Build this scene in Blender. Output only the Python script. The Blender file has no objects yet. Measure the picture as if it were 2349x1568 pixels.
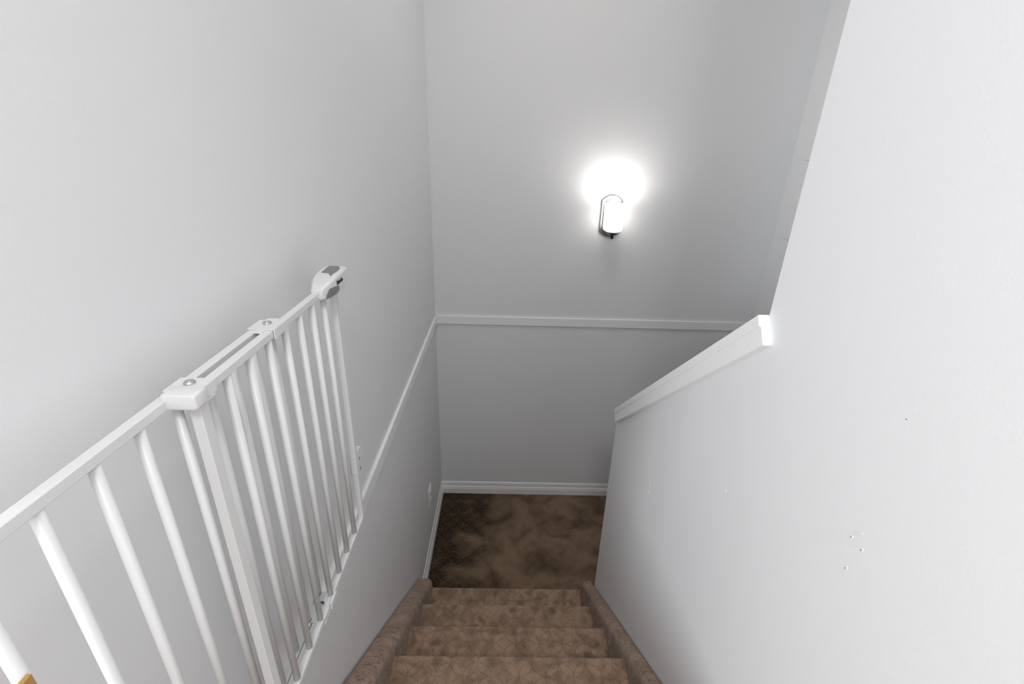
import bpy, bmesh, math
from mathutils import Vector, Matrix, noise
S = bpy.context.scene
COL = S.collection
PI = math.pi

# ------------------------------------------------------------------ camera
cd = bpy.data.cameras.new('camera'); cam = bpy.data.objects.new('camera', cd); COL.objects.link(cam)
cd.sensor_fit = 'HORIZONTAL'; cd.sensor_width = 36.0
cd.lens = 36.0 * 1085.81 / 2349.0
cd.clip_start = 0.02
cx = Vector((0.99957711, -0.00719115, 0.02817592))     # image right in world
cy = Vector((0.02304404, -0.39509016, -0.91835327))    # image down in world
cz = Vector((0.01773604, 0.9186142, -0.39475737))      # viewing direction in world
m = Matrix((cx, -cy, -cz)).transposed().to_4x4()
m.translation = Vector((0.43045, -2.79202, 2.42))
cam.matrix_world = m
S.camera = cam

# ------------------------------------------------------------------ world, lights, exposure
w = bpy.data.worlds.new('world'); S.world = w; w.use_nodes = True
w.node_tree.nodes['Background'].inputs[0].default_value = (0.8, 0.85, 1, 1)
w.node_tree.nodes['Background'].inputs[1].default_value = 0.3
S.view_settings.view_transform = 'Standard'; S.view_settings.look = 'None'
S.view_settings.gamma = 1; S.view_settings.use_curve_mapping = False
S.view_settings.exposure = 0.0

def area(name, loc, target, sx, sy, power, col, spread=180):
    l = bpy.data.lights.new(name, 'AREA'); l.shape = 'RECTANGLE'; l.size = sx; l.size_y = sy
    l.energy = power; l.color = col; l.spread = math.radians(spread)
    o = bpy.data.objects.new(name, l); COL.objects.link(o); o.location = loc
    o.rotation_euler = (Vector(target) - Vector(loc)).to_track_quat('-Z', 'Y').to_euler()
    return o
WINDOW = area('window_daylight', (-2.3, -5.68, 2.6), (0.9, -1.9, 2.2), 0.8, 1.6, 116, (0.90, 0.95, 1.0))
HALL_FILL = area('hall_fill_light', (0.42, -3.75, 3.78), (0.42, -3.45, 1.4), 0.45, 0.45, 23, (0.97, 0.98, 1.0))  # unseen source, added behind the camera to brighten the left wall
WELL = area('stairwell_fill_light', (0.80, -1.05, 3.82), (0.80, -1.05, 1.4), 0.6, 0.6, 8.3, (1.0, 0.985, 0.96))  # unseen overhead source, added to lift the upper stairwell walls
BULB_POWER = 3.6
SHADE_EMIT = 4.5

# ------------------------------------------------------------------ materials
def mat(name, col, rough=0.5, metal=0.0, bump=None, emit=None, coat=0):
    a = bpy.data.materials.new(name); a.use_nodes = True; nt = a.node_tree
    p = nt.nodes['Principled BSDF']
    p.inputs['Base Color'].default_value = (*col, 1); p.inputs['Roughness'].default_value = rough
    p.inputs['Metallic'].default_value = metal
    if coat: p.inputs['Coat Weight'].default_value = coat
    if emit:
        p.inputs['Emission Color'].default_value = (*emit[0], 1); p.inputs['Emission Strength'].default_value = emit[1]
    if bump:
        sc, st, dist = bump
        tc = nt.nodes.new('ShaderNodeTexCoord'); n = nt.nodes.new('ShaderNodeTexNoise'); b = nt.nodes.new('ShaderNodeBump')
        n.inputs['Scale'].default_value = sc; n.inputs['Detail'].default_value = 3
        b.inputs['Strength'].default_value = st; b.inputs['Distance'].default_value = dist
        nt.links.new(tc.outputs['Object'], n.inputs['Vector']); nt.links.new(n.outputs['Fac'], b.inputs['Height'])
        nt.links.new(b.outputs['Normal'], p.inputs['Normal'])
    return a
M = {}
M['wall'] = mat('painted drywall', (0.812, 0.814, 0.82), 0.55, bump=(220, 0.16, 0.0012))
M['ceiling'] = mat('ceiling paint', (0.85, 0.85, 0.84), 0.9)
M['trim'] = mat('white trim paint', (0.90, 0.90, 0.895), 0.38, bump=(60, 0.08, 0.001))
M['metal_white'] = mat('white powder coat', (0.73, 0.73, 0.725), 0.36)
M['plastic_white'] = mat('white plastic', (0.72, 0.72, 0.715), 0.32)
M['plastic_grey'] = mat('grey plastic', (0.2, 0.2, 0.2), 0.45)
M['outlet_white'] = mat('outlet plastic', (0.9, 0.9, 0.89), 0.3)
M['screw'] = mat('zinc screw', (0.62, 0.62, 0.62), 0.28, 1.0)
M['nickel'] = mat('brushed nickel', (0.30, 0.29, 0.27), 0.34, 1.0)
M['dark'] = mat('dark recess', (0.02, 0.02, 0.02), 0.8)
M['black_metal'] = mat('dark bronze knob', (0.02, 0.02, 0.02), 0.35, 0.6)
M['wood'] = mat('oak', (0.42, 0.24, 0.07), 0.5, bump=(40, 0.3, 0.001))
M['glass'] = mat('frosted lamp glass', (0.95, 0.95, 0.93), 0.4, emit=((1.0, 0.98, 0.95), SHADE_EMIT))
M['ink'] = mat('dark ink', (0.03, 0.03, 0.03), 0.6)
M['crack'] = mat('drywall seam', (0.22, 0.22, 0.2), 0.8)
M['filler'] = mat('wall filler', (0.8, 0.8, 0.79), 0.6)

def carpet(name, base, dark, light_lines, patch, line_amt=.15, bump=1.0, wobble=.015, fleck=.9, lw=.042, blob=.42):
    """cut pile with a sculpted lattice of overlapping circles; UV in metres"""
    a = bpy.data.materials.new(name); a.use_nodes = True; nt = a.node_tree; L = nt.links
    N = lambda t: nt.nodes.new(t)
    p = nt.nodes['Principled BSDF']; p.inputs['Roughness'].default_value = 0.95
    p.inputs['Specular IOR Level'].default_value = 0.1
    uv = N('ShaderNodeUVMap'); uv.uv_map = 'UVMap'
    wob = N('ShaderNodeTexNoise'); wob.inputs['Scale'].default_value = 30; wob.inputs['Detail'].default_value = 2
    L.new(uv.outputs[0], wob.inputs['Vector'])
    vs = N('ShaderNodeVectorMath'); vs.operation = 'SUBTRACT'; vs.inputs[1].default_value = (.5, .5, .5)
    L.new(wob.outputs['Color'], vs.inputs[0])
    vm = N('ShaderNodeVectorMath'); vm.operation = 'SCALE'; vm.inputs['Scale'].default_value = wobble
    L.new(vs.outputs[0], vm.inputs[0])
    va = N('ShaderNodeVectorMath'); va.operation = 'ADD'; L.new(uv.outputs[0], va.inputs[0]); L.new(vm.outputs[0], va.inputs[1])
    mp = N('ShaderNodeMapping'); mp.inputs['Rotation'].default_value = (0, 0, PI/4); mp.inputs['Scale'].default_value = (1/.065,)*3
    L.new(va.outputs[0], mp.inputs['Vector'])
    fr = N('ShaderNodeVectorMath'); fr.operation = 'FRACTION'; L.new(mp.outputs[0], fr.inputs[0])
    def math_(op, a_, b_=None, c_=None):
        n = N('ShaderNodeMath'); n.operation = op
        for i, v in enumerate((a_, b_, c_)):
            if v is None: continue
            if isinstance(v, (int, float)): n.inputs[i].default_value = v
            else: L.new(v, n.inputs[i])
        return n.outputs[0]
    sx = N('ShaderNodeSeparateXYZ'); L.new(fr.outputs[0], sx.inputs[0])
    masks = []; near = None
    for (qx, qy) in ((0, 0), (1, 0), (0, 1), (1, 1)):
        dx = math_('SUBTRACT', sx.outputs[0], qx); dy = math_('SUBTRACT', sx.outputs[1], qy)
        d = math_('SQRT', math_('ADD', math_('MULTIPLY', dx, dx), math_('MULTIPLY', dy, dy)))
        e = math_('ABSOLUTE', math_('SUBTRACT', d, .7071)); near = d if near is None else math_('MINIMUM', near, d)
        mr = N('ShaderNodeMapRange'); mr.interpolation_type = 'SMOOTHSTEP'
        mr.inputs['From Min'].default_value = 0.0; mr.inputs['From Max'].default_value = lw
        mr.inputs['To Min'].default_value = 1; mr.inputs['To Max'].default_value = 0
        L.new(e, mr.inputs['Value']); masks.append(mr.outputs[0])
    line = math_('MAXIMUM', math_('MAXIMUM', masks[0], masks[1]), math_('MAXIMUM', masks[2], masks[3]))
    # the pile inside each diamond leans the other way in places
    bl = N('ShaderNodeMapRange'); bl.interpolation_type = 'SMOOTHSTEP'
    bl.inputs['From Min'].default_value = .12; bl.inputs['From Max'].default_value = .42; bl.inputs['To Min'].default_value = 1; bl.inputs['To Max'].default_value = 0
    L.new(near, bl.inputs['Value'])
    bn = N('ShaderNodeTexNoise'); bn.inputs['Scale'].default_value = 11; bn.inputs['Detail'].default_value = 2; L.new(uv.outputs[0], bn.inputs['Vector'])
    bm_ = N('ShaderNodeMapRange'); bm_.inputs['From Min'].default_value = .42; bm_.inputs['From Max'].default_value = .60; L.new(bn.outputs['Fac'], bm_.inputs['Value'])
    blobf = math_('MULTIPLY', math_('MULTIPLY', bl.outputs[0], bm_.outputs[0]), blob)
    # broken-up lines
    br = N('ShaderNodeTexNoise'); br.inputs['Scale'].default_value = 90; br.inputs['Detail'].default_value = 3
    L.new(uv.outputs[0], br.inputs['Vector'])
    brr = N('ShaderNodeMapRange'); brr.inputs['From Min'].default_value = .42; brr.inputs['From Max'].default_value = .62
    L.new(br.outputs['Fac'], brr.inputs['Value'])
    # lie of the pile
    big = N('ShaderNodeTexNoise'); big.inputs['Scale'].default_value = patch[0]; big.inputs['Detail'].default_value = 4
    big.inputs['Distortion'].default_value = .6
    mpb = N('ShaderNodeMapping'); mpb.inputs['Location'].default_value = (patch[3], patch[4], 0)
    L.new(uv.outputs[0], mpb.inputs['Vector']); L.new(mpb.outputs[0], big.inputs['Vector'])
    bg = N('ShaderNodeMapRange'); bg.interpolation_type = 'SMOOTHSTEP'
    bg.inputs['From Min'].default_value = patch[1]; bg.inputs['From Max'].default_value = patch[2]
    if len(patch) > 5:      # landing: pile tone runs from dark at left to lighter at right
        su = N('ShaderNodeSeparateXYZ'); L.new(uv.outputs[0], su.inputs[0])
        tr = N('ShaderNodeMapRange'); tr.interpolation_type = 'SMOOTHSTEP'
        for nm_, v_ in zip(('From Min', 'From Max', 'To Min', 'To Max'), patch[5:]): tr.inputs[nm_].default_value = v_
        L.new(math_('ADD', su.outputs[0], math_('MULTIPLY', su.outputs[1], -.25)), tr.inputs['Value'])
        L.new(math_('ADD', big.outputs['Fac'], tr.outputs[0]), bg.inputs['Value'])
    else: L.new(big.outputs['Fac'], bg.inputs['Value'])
    mix = N('ShaderNodeMix'); mix.data_type = 'RGBA'; mix.inputs[6].default_value = (*dark, 1); mix.inputs[7].default_value = (*base, 1)
    L.new(bg.outputs[0], mix.inputs[0])
    mix2 = N('ShaderNodeMix'); mix2.data_type = 'RGBA'; L.new(mix.outputs[2], mix2.inputs[6])
    mix2.inputs[7].default_value = (*(tuple(light_lines)), 1)
    amt = math_('MULTIPLY', math_('MULTIPLY', line, math_('ADD', math_('MULTIPLY', brr.outputs[0], .6), .4)), line_amt)
    L.new(amt, mix2.inputs[0])
    # dark flecks where the cut pile opens along the grooves
    fn = N('ShaderNodeTexNoise'); fn.inputs['Scale'].default_value = 170; fn.inputs['Detail'].default_value = 3; fn.inputs['Roughness'].default_value = .6
    L.new(uv.outputs[0], fn.inputs['Vector'])
    fm = N('ShaderNodeMapRange'); fm.inputs['From Min'].default_value = .58; fm.inputs['From Max'].default_value = .66
    L.new(fn.outputs['Fac'], fm.inputs['Value'])
    fk = math_('MULTIPLY', math_('MULTIPLY', fm.outputs[0], math_('ADD', math_('MULTIPLY', line, .8), .12)), fleck)
    mix3 = N('ShaderNodeMix'); mix3.data_type = 'RGBA'; L.new(mix2.outputs[2], mix3.inputs[6]); mix3.inputs[7].default_value = (.05, .03, .02, 1)
    L.new(fk, mix3.inputs[0]); mix2 = mix3
    # fibre grain
    g = N('ShaderNodeTexNoise'); g.inputs['Scale'].default_value = 420; g.inputs['Detail'].default_value = 2
    L.new(uv.outputs[0], g.inputs['Vector'])
    gr = N('ShaderNodeMapRange'); gr.inputs['From Min'].default_value = .3; gr.inputs['From Max'].default_value = .7
    gr.inputs['To Min'].default_value = .78; gr.inputs['To Max'].default_value = 1.22
    L.new(g.outputs['Fac'], gr.inputs['Value'])
    mul = N('ShaderNodeVectorMath'); mul.operation = 'SCALE'
    L.new(mix2.outputs[2], mul.inputs[0]); L.new(math_('MULTIPLY', gr.outputs[0], math_('SUBTRACT', 1.0, blobf)), mul.inputs['Scale'])
    L.new(mul.outputs[0], p.inputs['Base Color'])
    h = math_('ADD', math_('MULTIPLY', line, -3.2*line_amt if fleck else -.6), math_('ADD', math_('MULTIPLY', g.outputs['Fac'], .5), math_('MULTIPLY', br.outputs['Fac'], 1.0)))
    b = N('ShaderNodeBump'); b.inputs['Strength'].default_value = bump; b.inputs['Distance'].default_value = .004
    L.new(h, b.inputs['Height']); L.new(b.outputs['Normal'], p.inputs['Normal'])
    p.inputs['Sheen Weight'].default_value = .15
    return a
M['carpet_step'] = carpet('brown cut pile carpet', (.39, .262, .182), (.27, .176, .118), (.16, .104, .072), (16, .38, .60, 0, 0))
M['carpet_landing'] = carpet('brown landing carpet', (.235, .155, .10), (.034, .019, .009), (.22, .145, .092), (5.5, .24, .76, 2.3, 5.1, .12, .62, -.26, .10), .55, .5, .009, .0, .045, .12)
def curb_carpet():
    a = carpet('brown wrapped carpet', (.42, .29, .215), (.33, .222, .16), (.24, .16, .115), (10, .35, .62, 4, 0), .08, .8, .012, .3, .03, .15)
    nt = a.node_tree; L = nt.links
    # dark splits where the pile opens over the rounded edge
    uv = nt.nodes.new('ShaderNodeUVMap'); uv.uv_map = 'UVMap'
    mp = nt.nodes.new('ShaderNodeMapping'); mp.inputs['Scale'].default_value = (17, 44, 1); L.new(uv.outputs[0], mp.inputs['Vector'])
    n = nt.nodes.new('ShaderNodeTexNoise'); n.inputs['Scale'].default_value = 1.3; n.inputs['Detail'].default_value = 5; n.inputs['Distortion'].default_value = 1.2
    L.new(mp.outputs[0], n.inputs['Vector'])
    s = nt.nodes.new('ShaderNodeMath'); s.operation = 'SUBTRACT'; s.inputs[1].default_value = .5; L.new(n.outputs['Fac'], s.inputs[0])
    ab = nt.nodes.new('ShaderNodeMath'); ab.operation = 'ABSOLUTE'; L.new(s.outputs[0], ab.inputs[0])
    r = nt.nodes.new('ShaderNodeMapRange'); r.inputs['From Min'].default_value = .004; r.inputs['From Max'].default_value = .024
    r.inputs['To Min'].default_value = .22; r.inputs['To Max'].default_value = 1
    L.new(ab.outputs[0], r.inputs['Value'])
    p = nt.nodes['Principled BSDF']; src = p.inputs['Base Color'].links[0].from_socket
    v = nt.nodes.new('ShaderNodeVectorMath'); v.operation = 'SCALE'; L.new(src, v.inputs[0]); L.new(r.outputs[0], v.inputs['Scale'])
    L.new(v.outputs[0], p.inputs['Base Color'])
    return a
M['carpet_curb'] = curb_carpet()

# ------------------------------------------------------------------ mesh helpers
def link(name, bm, material, parent=None, smooth=False, bevel=0, seg=2):
    me = bpy.data.meshes.new(name)
    bmesh.ops.recalc_face_normals(bm, faces=bm.faces)
    bm.to_mesh(me); bm.free()
    if material: me.materials.append(material)
    o = bpy.data.objects.new(name, me); COL.objects.link(o)
    if parent:
        o.parent = parent; o.location = -Vector(parent['_origin'])if '_origin' in parent else Vector()
    if smooth:
        for f in me.polygons: f.use_smooth = True
    if bevel:
        b = o.modifiers.new('bevel', 'BEVEL'); b.width = bevel; b.segments = seg; b.limit_method = 'ANGLE'; b.angle_limit = math.radians(35)
        for f in me.polygons: f.use_smooth = True
        b.harden_normals = True
    return o
def box(bm, x0, x1, y0, y1, z0, z1):
    vs = [bm.verts.new((x, y, z)) for x in (x0, x1) for y in (y0, y1) for z in (z0, z1)]
    for f in ((0,1,3,2),(4,6,7,5),(0,4,5,1),(2,3,7,6),(0,2,6,4),(1,5,7,3)): bm.faces.new([vs[i] for i in f])
def boxes(*bs):
    bm = bmesh.new()
    for b in bs: box(bm, *b)
    return bm
def prism(bm, pts, axis, a0, a1):
    """closed polygon pts (2D) extruded along axis; the other two axes in xyz order"""
    def P(q, a):
        if axis == 'x': return (a, q[0], q[1])
        if axis == 'y': return (q[0], a, q[1])
        return (q[0], q[1], a)
    A = [bm.verts.new(P(q, a0)) for q in pts]; B = [bm.verts.new(P(q, a1)) for q in pts]
    n = len(pts)
    bm.faces.new(A); bm.faces.new(B[::-1])
    for i in range(n): bm.faces.new((A[i], B[i], B[(i+1) % n], A[(i+1) % n]))
def cyl(bm, p0, p1, r0, r1=None, seg=20, caps=True):
    r1 = r0 if r1 is None else r1
    p0 = Vector(p0); p1 = Vector(p1); d = (p1-p0).normalized()
    u = d.orthogonal().normalized(); v = d.cross(u)
    A = []; B = []
    for i in range(seg):
        c = math.cos(2*PI*i/seg); s = math.sin(2*PI*i/seg)
        A.append(bm.verts.new(p0 + r0*(c*u+s*v))); B.append(bm.verts.new(p1 + r1*(c*u+s*v)))
    for i in range(seg): bm.faces.new((A[i], A[(i+1) % seg], B[(i+1) % seg], B[i]))
    if caps: bm.faces.new(A); bm.faces.new(B)
def lathe(bm, prof, cxy, seg=40):
    rings = []
    for r, z in prof:
        if r < 1e-5: rings.append([bm.verts.new((cxy[0], cxy[1], z))])
        else: rings.append([bm.verts.new((cxy[0]+r*math.cos(2*PI*i/seg), cxy[1]+r*math.sin(2*PI*i/seg), z)) for i in range(seg)])
    for a, b in zip(rings, rings[1:]):
        for i in range(seg):
            j = (i+1) % seg
            if len(a) == 1 and len(b) == 1: continue
            if len(a) == 1: bm.faces.new((a[0], b[i], b[j]))
            elif len(b) == 1: bm.faces.new((a[i], b[0], a[j]))
            else: bm.faces.new((a[i], b[i], b[j], a[j]))
def rrect(cx_, cz_, hx, hz, r, n=5):
    r = min(r, hx*.99, hz*.99); out = []
    for (sx_, sz_, a0) in ((1, 1, 0), (-1, 1, PI/2), (-1, -1, PI), (1, -1, 1.5*PI)):
        for i in range(n+1):
            a = a0 + i/n*PI/2
            out.append((cx_ + sx_*(hx-r) + r*math.cos(a), cz_ + sz_*(hz-r) + r*math.sin(a)))
    return out
def loft(bm, secs):
    """secs: list of lists of 3D points"""
    R = [[bm.verts.new(p) for p in s] for s in secs]
    n = len(R[0])
    for a, b in zip(R, R[1:]):
        for i in range(n): bm.faces.new((a[i], a[(i+1) % n], b[(i+1) % n], b[i]))
    bm.faces.new(R[0]); bm.faces.new(R[-1])
def sweep_profile_x(name, prof, x0, x1, nx, material, parent, amp, seed=0, ends=True, uvoff=0.0):
    """carpeted solid: profile [(y,z)...] closed, swept over x with fine lumps; UV = (x, arc length)"""
    bm = bmesh.new(); uvl = bm.loops.layers.uv.new('UVMap')
    # resample
    pts = []; n = len(prof)
    for i in range(n):
        a = Vector(prof[i]); b = Vector(prof[(i+1) % n]); L = (b-a).length; k = max(1, int(L/.012))
        for j in range(k): pts.append(a.lerp(b, j/k))
    arc = [0]
    for i in range(1, len(pts)): arc.append(arc[-1] + (pts[i]-pts[i-1]).length)
    arc.append(arc[-1] + (pts[0]-pts[-1]).length)
    cen = sum(pts, Vector((0, 0)))/len(pts)
    V = []
    for ix in range(nx+1):
        x = x0 + (x1-x0)*ix/nx; row = []
        for q in pts:
            a = amp*(noise.noise(Vector((x*38+seed*7, q[0]*38, q[1]*38))) + .6*noise.noise(Vector((x*110+seed*3, q[0]*110, q[1]*110))))
            dr = (q-cen).normalized()
            row.append(bm.verts.new((x, q[0]+dr[0]*a, q[1]+dr[1]*a)))
        V.append(row)
    k = len(pts)
    for ix in range(nx):
        for i in range(k):
            j = (i+1) % k
            f = bm.faces.new((V[ix][i], V[ix][j], V[ix+1][j], V[ix+1][i]))
            xs = (x0+(x1-x0)*ix/nx, x0+(x1-x0)*(ix+1)/nx)
            for lp, uvc in zip(f.loops, ((xs[0], arc[i]), (xs[0], arc[i+1]), (xs[1], arc[i+1]), (xs[1], arc[i]))):
                lp[uvl].uv = (uvc[0], uvc[1]+uvoff)
    if ends: bm.faces.new(V[0]); bm.faces.new(V[-1])
    return link(name, bm, material, parent, smooth=True)

def setp(o, label=None, cat=None, group=None, kind=None):
    if label: o['label'] = label
    if cat: o['category'] = cat
    if group: o['group'] = group
    if kind: o['kind'] = kind
    return o
def struct(name, bm, material, bevel=0, smooth=False):
    return setp(link(name, bm, material, None, smooth, bevel), kind='structure')
def thing(name, loc, label, cat):
    o = bpy.data.objects.new(name, None); COL.objects.link(o); o.location = loc; o.empty_display_size = .05
    o['_origin'] = tuple(loc)
    return setp(o, label, cat)

# ------------------------------------------------------------------ the shell
W = 0.92; WT = 0.115; X2 = 2.005; ZC = 3.85; ZB = -1.45; ZU = 1.40; YL = -2.555
struct('wall_left', boxes((-.12, 0, YL, 0, ZB, ZC)), M['wall'])
struct('wall_far', boxes((-.12, X2+.12, 0, .12, ZB, ZC)), M['wall'])
struct('wall_far_right', boxes((X2, X2+.12, -6.0, 0, ZB, ZC)), M['wall'])
CAP0 = (-1.977, 2.112); CAP1 = (-1.085, 1.370)        # underside of the cap board, near and far end
bm = bmesh.new()
prism(bm, [(-1.075, ZB), (-1.075, 1.362), (-1.973, 2.109), (-1.973, ZC), (-6.0, ZC), (-6.0, ZB)], 'x', W, W+WT)
wall_right = struct('wall_right', bm, M['wall'])
struct('wall_rear', boxes((-3.2, W, -6.12, -6.0, ZU-.2, ZC)), M['wall'])
struct('wall_side', boxes((-3.2, -3.08, -6.0, YL, ZU-.2, ZC)), M['wall'])
struct('wall_hall', boxes((-3.08, -.12, YL, YL+.12, ZU-.2, ZC)), M['wall'])
struct('ceiling', boxes((-3.2, X2+.12, -6.12, .12, ZC, ZC+.1)), M['ceiling'])

R0 = 0.195; RUN = 0.2491; Y0 = -0.9713; NS = 7
# landing with UV in metres
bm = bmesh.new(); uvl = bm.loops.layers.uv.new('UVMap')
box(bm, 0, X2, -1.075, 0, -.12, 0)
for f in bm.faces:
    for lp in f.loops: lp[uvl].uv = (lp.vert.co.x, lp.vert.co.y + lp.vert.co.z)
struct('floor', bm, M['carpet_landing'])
bm = bmesh.new(); uvl = bm.loops.layers.uv.new('UVMap')
box(bm, -3.08, W, -6.0, Y0 - 6*RUN - .03, ZU-.2, ZU-.035)
for f in bm.faces:
    for lp in f.loops: lp[uvl].uv = (lp.vert.co.x, lp.vert.co.y + lp.vert.co.z)
struct('floor_upper', bm, M['carpet_step'])
bm = bmesh.new(); uvl = bm.loops.layers.uv.new('UVMap')
pr = [(-1.075, -.12)]
for k in range(6): pr += [(-1.075 - k*.249, -.195*(k+1)), (-1.075-(k+1)*.249, -.195*(k+1))]
pr += [(-6.0, -.195*6), (-6.0, ZB), (-1.075, ZB)]
prism(bm, pr[1:], 'x', W+WT, X2)
for f in bm.faces:
    for lp in f.loops: lp[uvl].uv = (lp.vert.co.x, lp.vert.co.y + lp.vert.co.z)
struct('floor_lower', bm, M['carpet_step'])

# baseboards
BB = [(0, 0), (.014, 0), (.014, .044), (.0115, .050), (.0115, .056), (.0065, .066), (.0065, .084), (.0035, .096), (0, .1)]
bm = bmesh.new(); prism(bm, BB, 'y', -.975, 0); struct('baseboard_left', bm, M['trim'])
bm = bmesh.new(); prism(bm, [(-t, z) for t, z in BB], 'x', 0, X2); struct('baseboard_far', bm, M['trim'])
bm = bmesh.new(); prism(bm, [(X2-t, z) for t, z in BB], 'y', -1.07, 0); struct('baseboard_right', bm, M['trim'])
# chair rails
struct('trim_1', boxes((-.001, .011, -2.30, 0, 1.338, 1.392)), M['trim'], bevel=.0018)
struct('trim_2', boxes((0, X2, -.011, .001, 1.338, 1.392)), M['trim'], bevel=.0018)

# sloped cap on the half wall: cap board with an apron under its stair-side edge
def slab(x0, x1, near_top, far_top, t, cut=.55):
    d = Vector((far_top[0]-near_top[0], far_top[1]-near_top[1])).normalized()
    nrm = Vector((d[1], -d[0]));  nrm = nrm if nrm[1] < 0 else -nrm
    nb = Vector(near_top)+nrm*t; fb = Vector(far_top)+nrm*t
    return x0, x1, [tuple(near_top), tuple(far_top), tuple(fb), tuple(nb)]
cap = setp(bpy.data.objects.new('trim_3', None), kind='structure'); COL.objects.link(cap)
x0, x1, q = slab(.9015, 1.056, (-1.969, 2.1335), (-1.078, 1.3895), .020)
q[3] = (-1.981, 2.114)
bm = bmesh.new(); prism(bm, q, 'x', x0, x1); link('cap_board', bm, M['trim'], cap, bevel=.002)
x0, x1, q = slab(.9035, .9205, (-1.983, 2.1165), (-1.085, 1.371), .036)
q[3] = (-2.004, 2.086)
bm = bmesh.new(); prism(bm, q, 'x', x0, x1); link('apron', bm, M['trim'], cap, bevel=.0012)
x0, x1, q = slab(W+WT-.001, W+WT+.018, (-1.978, 2.112), (-1.085, 1.371), .036)
bm = bmesh.new(); prism(bm, q, 'x', x0, x1); link('apron', bm, M['trim'], cap, bevel=.0012)

# marks on the walls: nail holes, filler, seams
def disc_x(name, x, y, z, ry, rz, t, material, parent, rot=0):
    bm = bmesh.new(); n = 14; A = []; B = []
    for i in range(n):
        a = 2*PI*i/n; dy = ry*math.cos(a); dz = rz*math.sin(a)
        yy = dy*math.cos(rot)-dz*math.sin(rot); zz = dy*math.sin(rot)+dz*math.cos(rot)
        A.append(bm.verts.new((x+.0003, y+yy, z+zz))); B.append(bm.verts.new((x-t, y+yy*.7, z+zz*.7)))
    bm.faces.new(B)
    for i in range(n): bm.faces.new((A[i], A[(i+1) % n], B[(i+1) % n], B[i]))
    return link(name, bm, material, parent)
for (y, z, a, b_) in ((-2.298, 1.9247, .0013, .0028), (-2.3191, 1.923, .0014, .0030), (-2.3081, 1.8773, .0014, .0030)):
    disc_x('filler_ring', W, y, z, a*2.0, b_*1.6, .0006, M['filler'], wall_right, .3)
    disc_x('screw_hole', W-.0006, y, z, a*.7, b_*.7, .0003, M['crack'], wall_right, .3)
disc_x('nail_hole', W, -2.3059, 2.1214, .0013, .0007, .0003, M['dark'], wall_right, -.6)
for (y, z, a, b_, r) in ((-1.5537, 1.395, .0018, .017, .08), (-1.556, 1.362, .0014, .007, 0), (-1.9795, 1.7304, .002, .004, 0), (-2.306, 1.94, .002, .011, .9)):
    disc_x('filler_smear', W, y, z, a, b_, .0008, M['filler'], wall_right, r)
wfr = bpy.data.objects['wall_far_right']
for (ya, za, yb, zb) in ((-.092, 2.357, -.161, 2.3555), (-.0914, 1.944, -.1524, 1.9405)):
    bm = bmesh.new(); prism(bm, [(ya, za), (yb, zb+.0012), (yb, zb-.0012)], 'x', X2-.0006, X2); link('hairline_crack', bm, M['crack'], wfr)

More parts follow.
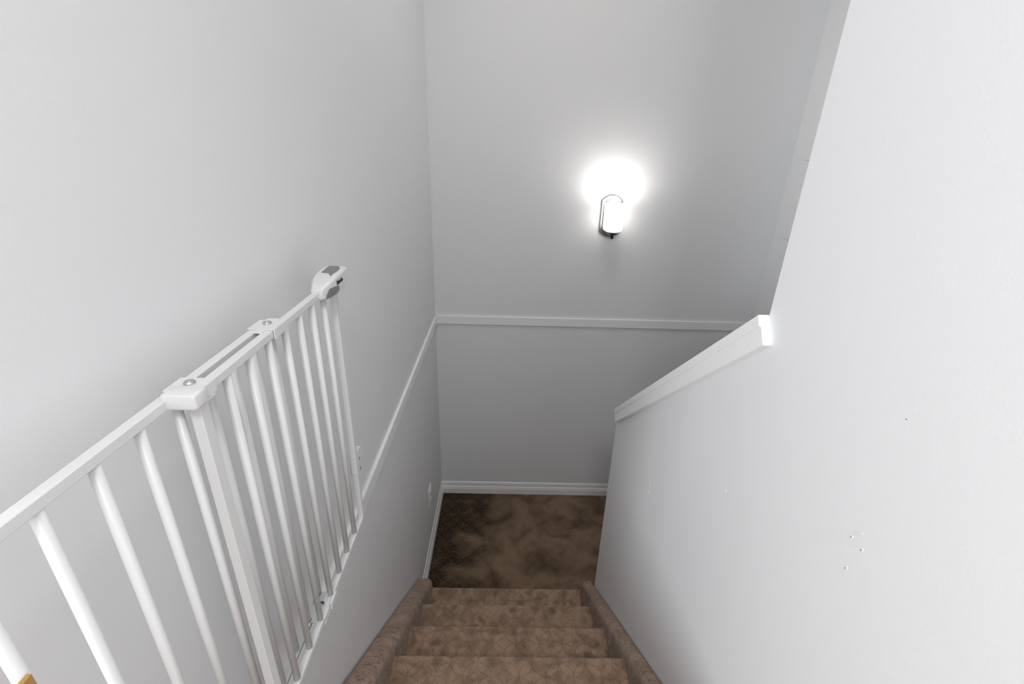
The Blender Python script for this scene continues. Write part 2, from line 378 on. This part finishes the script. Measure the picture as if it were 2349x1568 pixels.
# ------------------------------------------------------------------ stairs
st = thing('staircase', (0.46, Y0, 0), 'straight flight of stairs in brown sculpted carpet, going down between two walls', 'stairs')
for k in range(NS):
    yn = Y0 - k*RUN; z = R0*(k+1)+.004; r = .014
    pr = [(yn-.019, z-R0), (yn-.019, z-.042)]
    for i in range(9):
        a = -PI/2 + PI*i/8
        pr.append((yn - r + r*math.cos(a), z - r + r*math.sin(a) - (.004 if i < 4 else 0)))
    pr += [(yn-RUN-.019, z-.001), (yn-RUN-.019, z-R0)]
    sweep_profile_x('step', pr, .03, W-.03, 84, M['carpet_step'], st, .0016, seed=k, uvoff=k*.37)
def curb(x0, x1, p_far, p_near, r, depth, seed):
    """carpet-wrapped board along the wall; rounded on its free top edge and at its foot"""
    bm = bmesh.new(); uvl = bm.loops.layers.uv.new('UVMap')
    wall_left_side = x0 < .3
    d = Vector((0, p_near[0]-p_far[0], p_near[1]-p_far[1])); L = d.length; d.normalize()
    nrm = Vector((0, -d[2], d[1])); nrm = nrm if nrm[2] > 0 else -nrm
    # cross section (across, up) from wall bottom over the top to the free bottom
    wdt = x1-x0; cs = []
    rw = r*.45
    cs.append((0, -depth))
    for i in range(9): cs.append((0, -depth + (depth-rw)*(i+1)/9))
    for i in range(1, 4):
        a = PI - PI/2*i/3; cs.append((rw + rw*math.cos(a), -rw + rw*math.sin(a)))
    for i in range(1, 5): cs.append((rw + (wdt-rw-r)*i/4, 0))
    for i in range(1, 9):
        a = PI/2 - PI/2*i/8; cs.append((wdt-r + r*math.cos(a), -r + r*math.sin(a)))
    for i in range(1, 12): cs.append((wdt, -r-(depth-r)*i/11))
    arc = [0]
    for a, b in zip(cs, cs[1:]): arc.append(arc[-1]+math.hypot(b[0]-a[0], b[1]-a[1]))
    n = int(L/.012); rows = []
    foot = [(-.018, -.030), (-.0125, -.010), (-.006, -.003)]
    stations = [(s, dz) for s, dz in foot] + [(L*i/n, 0) for i in range(n+1)]
    for s, dz in stations:
        row = []
        for (c, u) in cs:
            X = x0 + c if wall_left_side else x1 - c
            uu = u + (dz if u > -.05 else dz*.4)
            P = Vector((X, p_far[0], p_far[1])) + d*(s) + nrm*0
            P += Vector((0, 0, uu*1.27)) if u < -.03 else nrm*uu
            if u < -.03: P = Vector((X, p_far[0], p_far[1])) + d*s + Vector((0, 0, uu*1.27))
            a = .0022*noise.noise(Vector((c*45+seed, s*30, u*30))) + .0010*noise.noise(Vector((c*140+seed, s*120, u*90)))
            P += nrm*a if u > -r else Vector(((a if wall_left_side else -a), 0, 0))*(1 if c > wdt*.5 else 0)
            row.append(bm.verts.new(P))
        rows.append(row)
    for i in range(len(rows)-1):
        for j in range(len(cs)-1):
            f = bm.faces.new((rows[i][j], rows[i][j+1], rows[i+1][j+1], rows[i+1][j]))
            for lp, (a, b) in zip(f.loops, ((i, j), (i, j+1), (i+1, j+1), (i+1, j))): lp[uvl].uv = (arc[b]+x0, stations[a][0])
    bm.faces.new(rows[0]); bm.faces.new(rows[-1])
    return link('stair_curb', bm, M['carpet_curb'], st, smooth=True)
curb(0.0025, .082, (-.975, .262), (-2.46, .262+.772*1.485), .030, .24, 3)
curb(W-.052, W-.0025, (-1.02, .312), (-2.46, .312+.735*1.44), .022, .24, 11)

# ------------------------------------------------------------------ wall sconce
sc = thing('wall_sconce', (1.032, 0, 2.02), 'lit nickel wall lamp with a white frosted cylinder shade on the far wall', 'wall lamp')
def plate(hw, zt, zs, zb_, zsb, y0, y1, cx_=1.030, n=18):
    pts = []
    for i in range(n+1):      # top arc through (-hw,zs) (0,zt) (hw,zs)
        t = i/n*2-1; pts.append((cx_ + hw*t, zs + (zt-zs)*(1-t*t)))
    for i in range(n+1):
        t = 1-i/n*2; pts.append((cx_ + hw*t, zsb - (zsb-zb_)*(1-t*t)))
    bm = bmesh.new(); prism(bm, pts, 'y', y0, y1); return bm
link('backplate', plate(.059, 2.142, 2.112, 1.908, 1.938, -.014, 0), M['nickel'], sc, bevel=.002)
link('raised_plate', plate(.046, 2.122, 2.096, 1.926, 1.950, -.024, -.013), M['nickel'], sc, bevel=.002)
SX, SY = 1.032, -.088
bm = bmesh.new(); cyl(bm, (SX, -.02, 1.948), (SX, SY, 1.948), .008, seg=16); link('arm', bm, M['nickel'], sc, smooth=True)
bm = bmesh.new()
lathe(bm, [(0, 1.952), (.030, 1.953), (.040, 1.9545), (.0465, 1.9575), (.0505, 1.962), (.0530, 1.969), (.0540, 1.978), (.060, 2.104), (.0575, 2.104), (.052, 1.982), (.049, 1.968), (.03, 1.9575), (0, 1.9565)], (SX, SY), 48)
shade = link('lamp_shade', bm, M['glass'], sc, smooth=True)
bm = bmesh.new(); lathe(bm, [(0, 1.953), (.036, 1.953), (.036, 1.948), (.030, 1.944), (.030, 1.938), (.022, 1.934), (.012, 1.932), (0, 1.932)], (SX, SY), 36)
link('shade_holder', bm, M['nickel'], sc, smooth=True)
bm = bmesh.new(); lathe(bm, [(0, 1.933), (.0085, 1.933), (.0085, 1.914), (.0075, 1.912), (0, 1.912)], (SX, SY), 24)
link('finial', bm, M['black_metal'], sc, smooth=True)
bm = bmesh.new(); lathe(bm, [(0, 1.957), (.013, 1.957), (.013, 1.985), (.024, 2.01), (.029, 2.035), (.024, 2.058), (.012, 2.068), (0, 2.07)], (SX, SY), 24)
link('bulb', bm, mat('bulb glass', (1, 1, 1), .4, emit=((1, .97, .92), 6)), sc, smooth=True)
pl = bpy.data.lights.new('bulb_light', 'POINT'); pl.energy = BULB_POWER; pl.shadow_soft_size = .045; pl.color = (1, .975, .94)
po = bpy.data.objects.new('bulb_light', pl); COL.objects.link(po); po.location = (SX, SY-.005, 2.085)

# ------------------------------------------------------------------ outlet on the left wall
ol = thing('wall_outlet', (0, -.502, .398), 'white double electrical outlet low on the left wall above the landing', 'outlet')
link('cover_plate', boxes((0, .006, -.542, -.460, .333, .465)), M['outlet_white'], ol, bevel=.002)
for dz in (-.026, .026):
    rc = [(-.501 + a, .399+dz+b_) for a, b_ in rrect(0, 0, .017, .015, .008)]
    bm = bmesh.new(); prism(bm, rc, 'x', .0055, .0085); s = link('socket', bm, M['outlet_white'], ol)
    bm = boxes((.0083, .0088, -.508, -.506, .397+dz, .405+dz), (.0083, .0088, -.496, -.494, .397+dz, .405+dz))
    sl = link('slot', bm, M['dark'], s)
bm = bmesh.new(); cyl(bm, (.0055, -.501, .399), (.0075, -.501, .399), .003, seg=12); link('screw', bm, M['screw'], ol)

# ------------------------------------------------------------------ baby gate folded open along the left wall
gt = thing('safety_gate', (.06, -2.2, 1.51), 'white metal child safety gate swung open flat along the left wall', 'gate')
XB, XA, H2 = .0725, .0495, .0065
ZT0, ZT1, ZL0, ZL1 = 2.1295, 2.1415, 1.503, 1.5145
mw, pw = M['metal_white'], M['plastic_white']
def rail(x, y0, y1, z0, z1, name): return link(name, boxes((x-H2, x+H2, y0, y1, z0, z1)), mw, gt, bevel=.0012)
rail(XB, -2.325, -1.90, ZT0, ZT1, 'top_rail')
rail(XB, -2.3140, -1.8350, ZL0, ZL1, 'bottom_rail')
rail(XA, -2.635, -2.085, ZT0, ZT1, 'top_rail')
rail(XA, -2.635, -2.075, ZL0, ZL1, 'bottom_rail')
for (x, y, h) in ((XB, -1.841, .0065), (XB, -2.306, .0085), (XA, -2.62, .0085)):
    link('end_post', boxes((x-H2-.0003, x+H2+.0003, y-h, y+h, ZL0-.0003, ZT0+.002)), mw, gt, bevel=.0012)
def bar(x, y):
    bm = bmesh.new(); cyl(bm, (x, y, ZL0+.004), (x, y, ZT0+.003), .0058, seg=20)
    b = link('bar', bm, mw, gt); 
    for f in b.data.polygons: f.use_smooth = len(f.vertices) == 4
    return b
first = bar(XB, -1.9005)
for i in range(1, 7):
    b = first.copy(); COL.objects.link(b); b.location.y = first.location.y - .0573*i
for i in range(9):
    b = first.copy(); COL.objects.link(b); b.location.x = first.location.x + XA - XB; b.location.y = first.location.y + (-2.0745 + 1.9005) - .0590*i
# weld rings where bars meet the bottom rail are pressed slots
# upper clamps
def clamp(y0, y1, tab):
    bm = boxes((XA-.0085, XB+.0095, y0, y1, ZT1, ZT1+.0022), (XB+.0073, XB+.0095, y0, y1, ZT0-.002, ZT1+.001), (XA-.0085, XA-.0068, y0, y1, ZT0+.001, ZT1+.001))
    if tab:
        box(bm, .053, .069, y0-.012, y0+.001, ZT1-.001, ZT1+.0022)
        box(bm, .050, .070, y1-.001, y1+.008, ZT1, ZT1+.0022)
    c = link('clamp', bm, mw, gt, bevel=.0009)
    bm = bmesh.new(); ym = (y0+y1)/2 + (0.003 if tab else .002)
    lathe(bm, [(0, ZT1+.0062), (.0018, ZT1+.0062), (.0022, ZT1+.0054), (.0052, ZT1+.0056), (.0066, ZT1+.0040), (.0066, ZT1+.0022), (0, ZT1+.0022)], (.061, ym), 24)
    link('screw', bm, M['screw'], c, smooth=False)
    c.location = c.location
    return c
clamp(-2.122, -2.082, True)
clamp(-2.314, -2.280, False)
# small clip hooks under the front of the clamps
link('clip', boxes((XB+.0066, XB+.010, -2.322, -2.286, ZT0-.006, ZT0-.0022)), pw, gt, bevel=.001)
# plastic corner cap
bm = bmesh.new()
secs = []
for y, g in ((-2.3325, -.0022), (-2.3315, -.0006), (-2.330, 0), (-2.311, .0), (-2.3085, -.0006)):
    secs.append([(x, y, z) for x, z in rrect(.0695, 2.1385, .0195+g, .0098+g, .0035)])
loft(bm, secs)
link('corner_cap', bm, pw, gt, smooth=False, bevel=.0012)
# lower clamp with adjuster block
link('lower_clamp', boxes((XA-.010, XB+.009, -2.130, -2.103, ZL1, ZL1+.003), (XB+.0068, XB+.009, -2.130, -2.103, ZL0-.004, ZL1+.002),
     (XA+.006, XB-.006, -2.138, -2.128, ZL1-.001, ZL1+.003)), mw, gt, bevel=.0009)
ab = link('adjuster', boxes((XA+.006, XB-.003, -2.095, -2.073, ZL1-.002, ZL1+.009)), pw, gt, bevel=.001)
link('ridge', boxes(*[(XA+.0075, XB-.0045, -2.0955, -2.0948, ZL1-.0005+.0032*i, ZL1+.001+.0032*i) for i in range(3)]), M['dark'], ab)
link('clip', boxes((XB+.0064, XB+.0115, -2.097, -2.066, ZL0-.003, ZL1+.003)), pw, gt, bevel=.0012)
bm = bmesh.new(); cyl(bm, (XA-.005, -2.092, ZL1+.004), (XA+.004, -2.092, ZL1+.004), .004, seg=14); link('screw', bm, M['screw'], gt)
# catch bracket on the end post
bk = link('catch_bracket', boxes((XB-H2-.002, XB+H2+.0012, -1.8500, -1.8478, 1.650, 1.690), (XB-H2-.002, XB-H2, -1.85, -1.8325, 1.650, 1.690)), mw, gt, bevel=.0008)
bm = bmesh.new(); prism(bm, [(-1.836, 1.706), (-1.807, 1.706), (-1.807, 1.690), (-1.817, 1.668), (-1.818, 1.643), (-1.823, 1.638), (-1.836, 1.638)], 'x', XB+.0052, XB+.0068)
box(bm, XB-.012, XB+.0058, -1.8335, -1.8075, 1.7040, 1.7055)
fl = link('flange', bm, mw, bk)
for z in (1.680, 1.651):
    bm = bmesh.new(); n = 12
    A = [bm.verts.new((XB+.0071, -1.8235+.0018*math.cos(2*PI*i/n), z+.0055*math.sin(2*PI*i/n))) for i in range(n)]
    B = [bm.verts.new((XB+.0064, v.co.y, v.co.z)) for v in A]
    bm.faces.new(A)
    for i in range(n): bm.faces.new((A[i], A[(i+1) % n], B[(i+1) % n], B[i]))
    link('bolt_hole', bm, M['dark'], bk)
# latch handle
bm = bmesh.new(); secs = []
for (y, hx, zt, zb_, r) in ((-1.9330, .0085, 2.1440, 2.1265, .004), (-1.9325, .0108, 2.1475, 2.123, .005), (-1.925, .0130, 2.1510, 2.1195, .006), (-1.913, .0160, 2.1535, 2.1180, .0065),
                         (-1.898, .0192, 2.1555, 2.1170, .0065), (-1.88, .0220, 2.1575, 2.1165, .0065), (-1.855, .0236, 2.1590, 2.1165, .0065), (-1.825, .0240, 2.1600, 2.117, .0065),
                         (-1.800, .0236, 2.1600, 2.1190, .006), (-1.784, .0222, 2.1585, 2.1215, .006), (-1.777, .0195, 2.1560, 2.1245, .006), (-1.774, .0150, 2.1510, 2.1285, .005)):
    zb_ += .005; y = -1.933 + (y+1.933)*.86; zt += .003*min(1, max(0, (y+1.93)/.06)); xc = XB + .003*min(1, max(0, (-1.86-y)/.05))
    secs.append([(x, y, z) for x, z in rrect(xc, (zt+zb_)/2, hx, (zt-zb_)/2, r)])
loft(bm, secs)
lt = link('latch_handle', bm, pw, gt, smooth=True)
lt.modifiers.new('sub', 'SUBSURF').levels = 1; lt.modifiers['sub'].render_levels = 2
def outline(pts, z0, z1, x_of=None):
    bm = bmesh.new(); prism(bm, pts, 'z', z0, z1); return bm
btn = link('release_button', outline([(.0615, -1.862), (.0770, -1.864), (.0855, -1.880), (.0900, -1.846), (.0885, -1.827), (.0800, -1.812), (.0610, -1.812), (.0595, -1.824)], 2.150, 2.1636), M['plastic_grey'], lt, bevel=.0012)
btn.location = (0, 0, 0)
# inset grip on the stair side of the handle, following its surface
sg = bmesh.new(); lo_e = [(-1.925, 2.1275), (-1.908, 2.1265), (-1.885, 2.1265), (-1.868, 2.1300)]; up_e = [(-1.922, 2.1345), (-1.911, 2.1440), (-1.890, 2.1425), (-1.869, 2.1390)]
def lerp_path(p, t):
    f = t*(len(p)-1); i = min(int(f), len(p)-2); f -= i
    return (p[i][0]*(1-f)+p[i+1][0]*f, p[i][1]*(1-f)+p[i+1][1]*f)
G = [[sg.verts.new((XB+.04, *(Vector(lerp_path(lo_e, i/24)).lerp(Vector(lerp_path(up_e, i/24)), j/8)))) for j in range(9)] for i in range(25)]
for i in range(24):
    for j in range(8): sg.faces.new((G[i][j], G[i+1][j], G[i+1][j+1], G[i][j+1]))
sb = link('side_button', sg, M['plastic_grey'], lt, smooth=True); sb.location = (0, 0, 0)
sw = sb.modifiers.new('wrap', 'SHRINKWRAP'); sw.target = lt; sw.wrap_method = 'PROJECT'; sw.use_project_x = True; sw.use_project_y = False; sw.use_project_z = False
sw.use_negative_direction = True; sw.use_positive_direction = False; sw.offset = .0004
tc = bpy.data.curves.new('lettering', 'FONT'); tc.body = 'Babelio'; tc.size = .0120; tc.extrude = .0004; tc.align_x = 'CENTER'; tc.align_y = 'CENTER'
tc.offset = .00025
to = bpy.data.objects.new('lettering_tmp', tc); COL.objects.link(to)
dg = bpy.context.evaluated_depsgraph_get(); tme = bpy.data.meshes.new_from_object(to.evaluated_get(dg))
bpy.data.objects.remove(to); tme.name = 'lettering'
tm = Matrix(((0, 0, 1, XB+.0243), (1, 0, 0, -1.862), (0, 1, 0, 2.1460), (0, 0, 0, 1)))
tme.transform(tm); tme.materials.clear(); tme.materials.append(M['ink'])
lo = bpy.data.objects.new('lettering', tme); COL.objects.link(lo); lo.parent = lt; lo['label'] = 'dark printed lettering'

# ------------------------------------------------------------------ wooden block by the gate hinge
wb = thing('wooden_block', (.058, -2.60, 1.96), 'small tan wooden block with a pale screw head at the near gate end', 'block')
link('block_body', boxes((.0562, .0605, -2.65, -2.547, 1.95, 2.0175)), M['wood'], wb, bevel=.0005)
bm = bmesh.new(); cyl(bm, (.0600, -2.5565, 2.0045), (.0612, -2.5565, 2.0045), .0028, seg=16); link('screw', bm, M['plastic_white'], wb)

# bookkeeping values used only while building
for o in bpy.data.objects:
    if '_origin' in o: del o['_origin']
